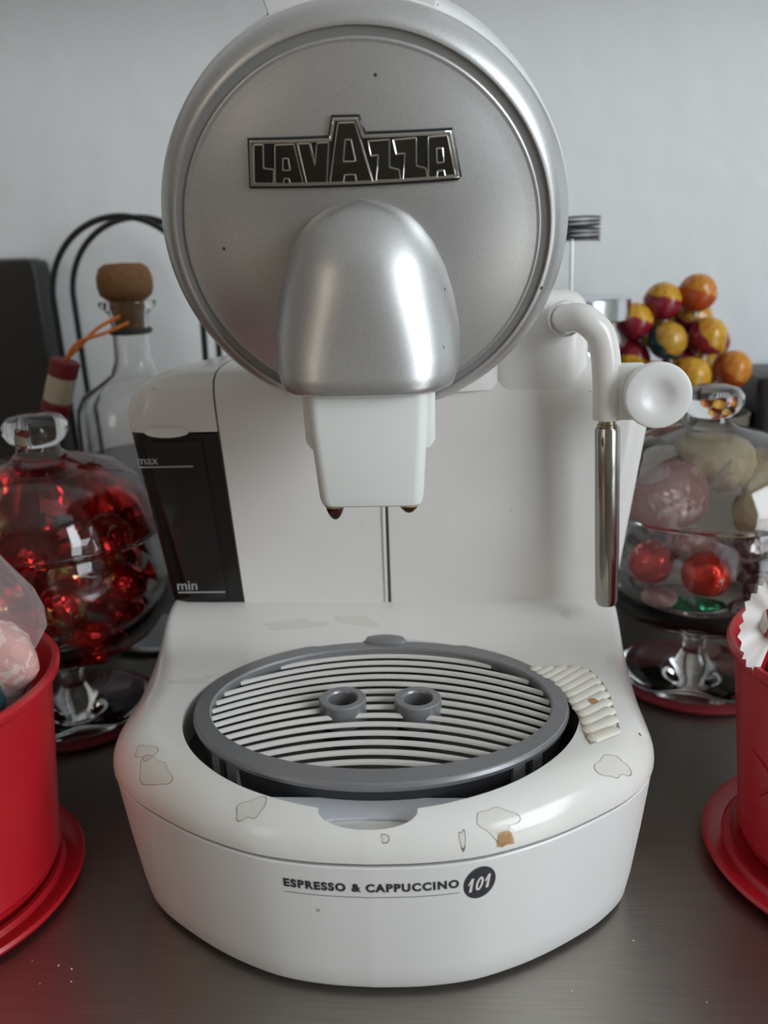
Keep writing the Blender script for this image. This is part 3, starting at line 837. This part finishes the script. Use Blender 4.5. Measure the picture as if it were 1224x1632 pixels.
# ---- wrapped sweets
def sweet_mesh(rx, ry, rz, seed, lump=.06):
    v, f = lathe([(math.sin(PI * i / 12), -math.cos(PI * i / 12)) for i in range(13)], n=20)
    return [Vector((p.x * rx, p.y * ry, p.z * rz)) * (1 + lump * noise.noise(p * 2.2 + Vector((seed * 3.1, 0, 0)))) for p in v], f
def fan_mesh(L, W, seed):
    rs = random.Random(seed); n = 22; rings = []
    for i in range(6):
        t_ = i / 5; r = .0018 + (W - .0018) * t_ ** 1.2
        ring = []
        for k in range(n):
            a = 2 * PI * k / n; rip = 1 + .22 * t_ * (1 if k % 2 else -1)
            ring.append(Vector((r * math.cos(a) * rip, .34 * r * math.sin(a) * rip, L * t_ * (1 + (.07 * (1 if k % 2 else -1) if i == 5 else 0)))))
        rings.append(ring)
    return loft(rings, False, False)
SM = {}
def sweet(name, label, cat, c, size, m, rot, group, ends=True, endm=None, key=None, fan=(.011, .0095)):
    o = thing(name, label, cat, c, group)
    o.rotation_euler = rot
    key = (key or name, m.name, tuple(size), ends)
    if key not in SM:
        me = bpy.data.meshes.new('sweet_body'); v, f = sweet_mesh(*size, len(SM) + 1); me.from_pydata(v, [], f); finish(me, m)
        me2 = bpy.data.meshes.new('twist_end'); v, f = fan_mesh(fan[0], fan[1], len(SM)); me2.from_pydata(v, [], f); finish(me2, endm or m, True, 80)
        SM[key] = (me, me2)
    me, me2 = SM[key]
    obj_me('sweet_body', me, o)
    if ends:
        for s in (1, -1):
            e = obj_me('twist_end', me2, o)
            e.location = (0, 0, s * size[2] * .9)
            e.rotation_euler = (0 if s > 0 else PI, 0, .6 * s)
    return o
rs = random.Random(3)
# left jar: (dx, dy, z) heap
heapL = [(0.030, -.030, .056), (-.004, -.040, .057), (-.036, -.022, .056), (.038, .006, .057), (.004, -.004, .056), (-.030, .018, .057), (.012, .034, .058),
         (.020, -.040, .082), (-.014, -.044, .084), (-.043, -.010, .084), (.045, -.012, .083), (.012, -.010, .083), (-.018, .006, .084), (.030, .028, .084), (-.008, .036, .085),
         (.006, -.038, .110), (-.026, -.030, .110), (.036, -.020, .110), (.020, .008, .110), (-.016, .002, .112), (.000, .034, .110), (-.038, .008, .110)]
spots = ['at the bottom front right', 'at the bottom front', 'at the bottom front left', 'at the bottom right', 'in the bottom middle', 'at the bottom back left', 'at the bottom back',
         'in the middle layer front right', 'in the middle layer front', 'in the middle layer at left', 'in the middle layer at right', 'in the centre', 'in the middle layer centre left', 'in the middle layer back right', 'in the middle layer back',
         'on top at the front', 'on top front left', 'on top at the right', 'on top centre right', 'on top centre left', 'on top at the back', 'on top at the far left']
for i, (dx, dy, z) in enumerate(heapL):
    m = foil_redgold if i % 3 else foil_red
    nm = 'red and gold foil sweet' if i % 3 else 'plain red foil sweet'
    sweet('foil_sweet', nm + ' ' + spots[i] + ' of the left jar', 'sweet', (JLX + dx * .92, JLY + dy * .92, z), (.0118, .0118, .0125), m, (rs.uniform(0, 6), rs.uniform(0, 6), rs.uniform(0, 6)), 'foil sweets in the left jar', True, key='foil%d' % (i % 2), fan=(.006, .006))
# right jar
def rsw(name, label, dx, dy, z, size, m, rot, ends=True, endm=None, fan=(.012, .010)):
    return sweet(name, label, 'sweet', (JRX + dx, JRY + dy, z), size, m, rot, 'sweets in the right jar', ends, endm, fan=fan)
rsw('chocolate_ball', 'shiny orange-red foil chocolate ball at the front of the right jar', -.0090, -.0410, .0810, (.0130, .0125, .0125), foil_redwhite, (.4, .5, .2), True, film, (.008, .008))
rsw('chocolate_ball', 'red foil chocolate ball beside the machine in the right jar', -.0335, -.0225, .0815, (.0125, .0125, .0125), foil_redwhite, (1.4, .2, 1.0), True, film, (.008, .008))
rsw('wrapped_sweet', 'pink wrapped sweet lying on the red balls in the right jar', -.0225, -.0170, .1120, (.0135, .0135, .0190), foil_pink, (.5, 1.2, .4), True, film)
rsw('wrapped_sweet', 'large pink wrapped sweet behind the red balls in the right jar', -.0100, -.0180, .0900, (.0110, .0110, .0150), foil_pink, (.3, 1.5, -.3), True, film)
rsw('wrapped_sweet', 'cream sweet with brown spots on top of the right jar', -.0010, -.0060, .1240, (.0190, .0130, .0105), foil_cream, (.2, .5, .3), False)
rsw('wrapped_sweet', 'yellow-cream sweet under the spotted one in the right jar', .0180, -.0120, .1050, (.0180, .0130, .0120), foil_cream, (.1, .2, 1.3), False)
rsw('wrapped_sweet', 'dark sweet in clear twisted wrap at the right of the right jar', .0330, -.0170, .0800, (.0110, .0110, .0150), foil_clear, (.8, 1.1, .5), True, film)
rsw('wrapped_sweet', 'dark clear-wrapped sweet at the far right of the right jar', .0440, .0120, .0760, (.0120, .0120, .0150), foil_clear, (1.5, .4, .8), True, film)
rsw('wrapped_sweet', 'green foil sweet lying flat at the bottom of the right jar', -.0080, -.0240, .0530, (.0180, .0095, .0055), foil_green, (.05, .08, .05), False)
rsw('wrapped_sweet', 'dark clear-wrapped sweet at the bottom left of the right jar', -.0300, .0060, .0570, (.0100, .0120, .0080), foil_clear, (.1, .2, .6), False)
rsw('wrapped_sweet', 'brown clear-wrapped sweet in the middle of the right jar', .0140, .0150, .0720, (.0140, .0140, .0150), foil_clear, (.9, .2, .6), False)
rsw('wrapped_sweet', 'clear-wrapped sweet at the back left of the right jar', -.0250, .0250, .0860, (.0140, .0140, .0150), foil_clear, (.2, .9, .6), False)

rsw('wrapped_sweet', 'clear-wrapped pale sweet behind the white twist sweet in the right jar', .0250, -.0330, .0680, (.0100, .0100, .0130), foil_clear, (1.2, .7, .2), True, film)
rsw('wrapped_sweet', 'clear-wrapped grey sweet above the orange-red ball in the right jar', .0150, -.0380, .0960, (.0085, .0085, .0120), foil_clear, (.3, 1.4, .9), True, film)
rsw('wrapped_sweet', 'small pale pink sweet under the left red ball in the right jar', -.0290, -.0260, .0600, (.0110, .0090, .0075), foil_pink, (.1, .1, .5), False)
rsw('wrapped_sweet', 'grey clear-wrapped sweet beside the green foil in the right jar', .0180, -.0300, .0540, (.0110, .0090, .0065), foil_clear, (.1, -.2, .3), False)
rsw('wrapped_sweet', 'grey clear-wrapped sweet high at the right of the right jar', .0390, -.0060, .0990, (.0105, .0105, .0130), foil_clear, (.9, .4, 1.2), True, film)
# ---- sweets in the left pot
bag = thing('sweet_bag', 'clear cellophane bag of pink sugared sweet standing in the left red pot', 'sweet bag', (-.146, -.014, .072))
bgp = []
for i in range(12):
    t_ = i / 11; z = .070 + .084 * t_
    wv_ = (.0125 + .0075 * smooth01((t_ - .32) / .3)) * (1 - .55 * smooth01((t_ - .70) / .3)); dp = .013 * (1 - .85 * smooth01((t_ - .15) / .75)) + .0008
    cx = -.1530 + .006 * smooth01((t_ - .3) / .3) - .012 * smooth01((t_ - .4) / .6)
    ring = []
    for k in range(36):
        a = 2 * PI * k / 36; q = 1 + .06 * math.sin(5 * a + 4 * t_) + .05 * math.sin(9 * a - 7 * t_)
        ring.append(Vector((cx + wv_ * math.cos(a) * q, -.012 + dp * math.sin(a) * q + .008 * t_, z)))
    bgp.append(ring)
obj('bag_film', loft(bgp, True, False), film, bag, ang=80)
v, f = sweet_mesh(.0155, .0095, .0165, 5, .16)
obj('sugared_sweet', ([p + Vector((-.1490, -.0115, .1030)) for p in v], f), pinkc, bag, ang=80)
tw = sweet('wrapped_sweet', 'teal wrapped sweet with gold print at the rim of the left pot', 'sweet', (-.1500, -.0320, .0950), (.0120, .0110, .0180), tealf, (.35, .9, -.5), None, False, tealf, fan=(.008, .010))
for i in range(3):
    o_ = obj_me('gold_mark', obj('tmpgold', tube([(0, 0, 0), (.0015, .0004, .0015), (.003, 0, .003)], .0005, 6), goldm, None).data, tw)
    bpy.data.objects.remove(bpy.data.objects['tmpgold'])
    a = -1.6 + .4 * i
    o_.location = (.0127 * math.cos(a), .0127 * math.sin(a), -.004 + .004 * i)
fillm = enamel('dark_crinkled_paper', (.07, .025, .025), .6)
for px_, py_, nm_, rb_, zt_ in ((PLX, PLY, 'left', .0520, .070), (PRX, PRY, 'right', .0475, .068)):
    v, f = lathe([(0, .0118), (rb_ - .0015, .0125)] + [(rb_ + .0008, .022), (rb_ + .0022, zt_ - .008)] + [(rb_ * q, zt_) for q in (.98, .88, .76, .64, .5, .36, .2, .08)] + [(0, zt_)], n=60)
    pts = []
    for p in v:
        b_ = Vector((p.x * 90 + px_ * 50, p.y * 90, 1.0)); t_ = max(0, (p.z - zt_ + .004) / .004)
        pts.append(Vector((p.x + px_, p.y + py_, p.z - .006 * t_ * abs(noise.noise(b_)) - .004 * t_ * abs(noise.noise(b_ * 2.3)))))
    fo = obj('crinkled_paper', (pts, f), fillm, None, True, 30, loc=(px_, py_, .012))
    fo['kind'] = 'stuff'
    tag(fo, 'dark crinkled paper filling under the sweets in the %s red pot' % nm_, 'paper filling')
# ---- sweets in the right pot
ws = thing('wrapped_sweet', 'white waxed-paper twist sweet with red print in the right red pot', 'sweet', (.158, .002, .104))
v, f = sweet_mesh(.0125, .0120, .0105, 11, .08)
obj('sweet_body', ([p + Vector((.1550, -.001, .1140)) for p in v], f), waxr, ws)
rings = []
for i in range(7):
    t_ = i / 6; ring = []
    for k in range(29):
        a = PI * (.36 + 1.02 * k / 28)
        r = .0030 + .0170 * t_
        if i == 6: r *= 1 + (.05 if k % 2 else -.05)
        ring.append(Vector((.1520 + .012 * -t_ * .35 + r * math.cos(a) * .60, -.004 - .006 * t_ + .0009 * math.sin(k * 1.1) * t_, .1130 + r * math.sin(a) * 1.0)))
    rings.append(ring)
fv = loft(rings, False, False, False)
fv2 = ([p + Vector((0, .0004, 0)) for p in fv[0]], fv[1])
obj('twist_end', cat_(fv, fv2), waxw, ws, ang=80)
rings = [[Vector((q.x * -1 + .3185, q.y + .004, q.z)) for q in r] for r in rings]
obj('twist_end', loft(rings, False, False, False), waxw, ws, ang=80)
sweet('wrapped_sweet', 'pale yellow wrapped sweet low inside the right red pot', 'sweet', (.1640, -.010, .0830), (.0130, .0130, .0150), mat('pale_yellow_wrap', (.78, .72, .42), .4), (.3, 1.2, .4), None, False)
sweet('wrapped_sweet', 'dark brown sweet beside the pale one inside the right pot', 'sweet', (.1690, .014, .0800), (.0130, .0130, .0150), mat('brown_wrap', (.10, .05, .03), .4), (.3, .2, .4), None, False)

# ------------------------------------------------------------------ carafe with cork
BX, BY = -.1690, .240
bt = thing('glass_carafe', 'clear glass carafe with round cork stopper behind the left jar', 'carafe', (BX, BY, 0))
co_ = [(0, .0006), (.034, .0006), (.0385, .004), (.0395, .012), (.0395, .150), (.0385, .160), (.0340, .1685), (.0240, .1745), (.0150, .1810), (.0118, .1900), (.0112, .2080), (.0120, .2180), (.0170, .2225), (.0180, .2245), (.0172, .2265)]
ci_ = [(.0120, .2262), (.0100, .2180), (.0096, .2080), (.0102, .1900), (.0136, .1800), (.0230, .1728), (.0330, .1665), (.0370, .1590), (.0378, .1500), (.0378, .012), (.036, .006), (0, .005)]
obj('carafe_body', lathe(co_ + ci_, (BX, BY, 0), n=64), glass, bt, ang=50)
obj('cork_ball', lathe([(0, .2270), (.0120, .2270), (.0158, .2300), (.0172, .2350), (.0170, .2410), (.0150, .2465), (.0110, .2490), (0, .2495)], (BX, BY, 0), n=48), corkm, bt)
obj('cork_plug', lathe([(0, .2070), (.0090, .2070), (.0098, .2180), (.0110, .2268), (0, .2268)], (BX, BY, 0), n=36), corkm, bt)
wtm = mat('shade_grey_water', (.42, .45, .50), 0, Transmission_Weight=1.0, IOR=1.33)  # grey tint darkens the water in place of the shade on the carafe
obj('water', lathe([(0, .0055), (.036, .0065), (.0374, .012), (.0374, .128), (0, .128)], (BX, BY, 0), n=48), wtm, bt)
# tag on an orange cord round the neck
tg_ = thing('gift_tag', 'maroon and cream rolled tag on an orange cord beside the carafe', 'tag', (-.198, .196, .160))
tA, tB = Vector((-.2085, .200, .1610)), Vector((-.1965, .200, .1950))
def seg(a, b): return tA.lerp(tB, a), tA.lerp(tB, b)
ax = (tB - tA).normalized(); Lt = (tB - tA).length
def tband(name, a, b, r, m):
    p, q = seg(a, b)
    obj(name, lathe([(0, 0), (r * .9, 0), (r, .0008), (r, (q - p).length - .0008), (r * .9, (q - p).length), (0, (q - p).length)], p, ax, n=28), m, tg_)
tband('tag_band', 0, .27, .0086, maroon); tband('tag_band', .27, .72, .0083, cream); tband('tag_band', .72, 1, .0086, maroon)
for s in (0, 1):
    obj('cord', tube(catmull([tB, tB + Vector((.008, .006 - .004 * s, .008 + .002 * s)), (-.180 + .004 * s, .214, .2120 - .003 * s), (-.1700 + .005 * s, .2265, .2180 - .004 * s)], 6), .0011, 8), orangec, tg_)
obj('cord_loop', lathe([(.0122, .2060), (.0138, .2072), (.0138, .2088), (.0122, .2100)], (BX, BY, 0), n=36, closed=True), seamm, tg_)

# ------------------------------------------------------------------ wire arch
wa = thing('wire_arch_stand', 'black double wire arch standing behind the carafe', 'wire stand', (-.190, .315, 0))
for yy, dx in ((.302, 0), (.330, .003)):
    path = []
    for i in range(41):
        a = PI - PI * i / 40
        path.append(Vector((-.1905 + dx + .0525 * math.cos(a), yy, .226 + .0535 * math.sin(a))))
    path = [Vector((-.243 + dx + .004, yy, .0022)), Vector((-.243 + dx + .002, yy, .12))] + path + [Vector((-.138 + dx - .002, yy, .12)), Vector((-.138 + dx - .004, yy, .0022))]
    obj('arch_wire', tube(path, .0022, 10), wirem, wa, ang=60)
for xx in (-.239, -.142):
    obj('foot_bar', tube([(xx, .290, .0024), (xx, .342, .0024)], .0022, 10), wirem, wa)

# ------------------------------------------------------------------ dark appliance at the left edge
ap = thing('black_appliance', 'black box-shaped appliance against the wall at the left edge', 'appliance', (-.33, .335, 0))
def arr(x0, x1, z): return rrect(x0, x1, .343, .371, .004, z)
obj('appliance_body', loft([arr(-.44, -.2690, .0015), arr(-.44, -.2690, .12), arr(-.44, -.2710, .245), arr(-.438, -.2722, .2505), arr(-.435, -.275, .2530)]), blackm, ap)
obj('top_trim', rbox(-.435, -.278, .347, .368, .2532, .2552, .0008, 2), alum, ap)

# ------------------------------------------------------------------ milk frother
FX, FY = .1100, .262
fr = thing('milk_frother', 'milk frother with wire coil whisk behind the steam arm', 'frother', (FX, FY, 0))
obj('frother_base', lathe([(0, .0006), (.030, .0006), (.031, .004), (.028, .008), (.013, .012), (.012, .016), (0, .016)], (FX, FY, 0), n=48), alum, fr)
obj('frother_handle', lathe([(0, .015), (.0115, .015), (.0115, .204), (0, .204)], (FX, FY, 0), n=36), blackm, fr)
obj('frother_collar', lathe([(0, .2045), (.0360, .2045), (.0372, .2055), (.0372, .2178), (.0362, .2190), (0, .2190)], (FX, FY, 0), n=64), alum, fr)
obj('whisk_shaft', tube([(FX, FY, .2185), (FX - .0002, FY, .2545)], .0011, 10), alum, fr)
coil = []
for i in range(361):
    a = i / 360 * 2 * PI * 6; zc = .2530 + .0140 * i / 360
    coil.append((FX + .0165 * math.cos(a), FY + .0165 * math.sin(a), zc + .0003 * math.sin(2.3 * a)))
obj('whisk_coil', tube(coil, .0007, 6), wirem, fr, ang=80)
for i in range(3):
    a = i * 2 * PI / 3
    obj('whisk_spoke', tube([(FX, FY, .2540), (FX + .0165 * math.cos(a), FY + .0165 * math.sin(a), .2545)], .0007, 6), alum, fr)

# ------------------------------------------------------------------ lollipops
HX, HY = .198, .300
hd = thing('lollipop_holder', 'taupe tin holding the bunch of lollipops behind the right jar', 'tin', (HX, HY, 0))
obj('tin_body', lathe([(0, .0006), (.036, .0006), (.038, .002), (.040, .135), (.041, .137), (.0395, .138), (.0375, .130), (.036, .004), (0, .004)], (HX, HY, 0), n=64), taupe, hd)
obj('foam_block', lathe([(0, .118), (.0374, .118), (.0374, .126), (0, .126)], (HX, HY, 0), n=48), taupe, hd)
LOL = [('an orange lollipop at the very top of the bunch', (.1965, .290, .2175), L_OR, (-.3, .25)),
       ('crimson and yellow lollipop left of the topmost one', (.1745, .290, .2128), L_CR, (.15, .15)),
       ('crimson lollipop beside the silver frother collar', (.1560, .288, .2004), L_CR, (-.15, .25)),
       ('crimson and yellow lollipop just under the topmost one', (.1985, .302, .2000), L_CR, (-.5, .0)),
       ('teal and yellow lollipop in the middle of the bunch', (.1765, .280, .1880), L_TL, (-.9, .65)),
       ('crimson lollipop with yellow patch at the right of the bunch', (.2030, .283, .1900), L_CR, (-.7, .75)),
       ('orange lollipop lowest at the right of the bunch', (.2225, .288, .1672), L_OR, (-.8, .6)),
       ('dark crimson lollipop under the one by the frother', (.1560, .292, .1760), L_CR, (2.6, .3)),
       ('dark crimson lollipop low in the middle of the bunch', (.1900, .296, .1700), L_CR, (2.4, .2)),
       ('orange-topped lollipop half hidden behind the steam knob', (.1660, .270, .1640), L_OR, (-.3, .2)),
       ('crimson and yellow lollipop right beside the steam knob', (.1900, .268, .1660), L_CR, (-.8, .4)),
       ('dark crimson lollipop at the back between teal and topmost', (.1830, .312, .2010), L_CR, (2.7, .1)),
       ('dark crimson lollipop at the back right behind the yellow-patched one', (.2140, .312, .1830), L_CR, (2.5, .5)),
       ('dark crimson lollipop at the back left behind the teal one', (.1640, .312, .1900), L_CR, (2.8, .2)),
       ('dark crimson lollipop between the teal one and the lowest orange one', (.1990, .306, .1800), L_CR, (2.6, .4)),
       ('plain crimson lollipop left of the lowest orange one', (.2085, .300, .1680), L_CR, (2.0, .6))]
lv_, lf_ = lathe([(math.sin(PI * i / 16), -math.cos(PI * i / 16)) for i in range(17)], n=28)
LV = []
for p in lv_:
    band = 1 + .05 * math.exp(-((p.z + .05) / .12) ** 2)
    rip = 1 + .025 * math.sin(13 * math.atan2(p.y, p.x)) * max(0, -p.z)
    LV.append(Vector((p.x * band * rip, p.y * band * rip, p.z)) * .0125)
LME = {}
for lab, c, m, (tx_, ty_) in LOL:
    o = thing('lollipop', lab.replace('an orange', 'orange'), 'lollipop', c, 'lollipops in the tin')
    if m.name not in LME:
        me = bpy.data.meshes.new('lollipop_ball'); me.from_pydata(LV, [], lf_); finish(me, m); LME[m.name] = me
    b_ = obj_me('lollipop_ball', LME[m.name], o)
    b_.rotation_euler = (-tx_ if tx_ > 0 else tx_ * -1 * -1 + 0, ty_, 0)
    b_.rotation_euler = (abs(tx_), ty_, 0)
    tgt = Vector((HX + (c[0] - HX) * .35, HY + (c[1] - HY) * .35, .1262)); d = (tgt - Vector(c))
    st = Vector(c) + d.normalized() * .0118
    obj('lollipop_stick', tube([st, tgt], .0014, 8), stickm, o)

# ------------------------------------------------------------------ canister at the right edge
cn = thing('lidded_canister', 'dark grey canister with black lid at the right edge', 'canister', (.285, .315, 0))
obj('canister_body', loft([rrect(.2420, .33, .285, .350, .006, .001), rrect(.2420, .33, .285, .350, .006, .1215)]), taupe, cn)
obj('canister_lid', loft([rrect(.2395, .333, .282, .353, .007, .1222), rrect(.2390, .333, .282, .353, .007, .1560), rrect(.2405, .331, .284, .351, .007, .1605), rrect(.2440, .328, .287, .348, .007, .1620)]), blackm, cn)

# ------------------------------------------------------------------ crumbs
rs = random.Random(5); V, Fc = [], []
for i in range(34):
    x, y = (rs.uniform(-.135, -.06), rs.uniform(-.115, -.055)) if i < 22 else (rs.uniform(.06, .16), rs.uniform(-.11, .02))
    if i < 22 and y > -.085 and x > -.105: y = -.095
    r = rs.uniform(.00018, .0004); k = len(V)
    V += [(x - r, y - r, .0001), (x + r, y - r * .6, .0001), (x + r * .2, y + r, .0001), (x, y, .0001 + r * 1.2)]
    Fc += [(k, k + 1, k + 3), (k + 1, k + 2, k + 3), (k + 2, k, k + 3), (k, k + 2, k + 1)]
cr = obj('crumbs', (V, Fc), crumbm, None, False)
cr['kind'] = 'stuff'; tag(cr, 'tiny pale crumbs scattered on the steel worktop', 'crumbs')
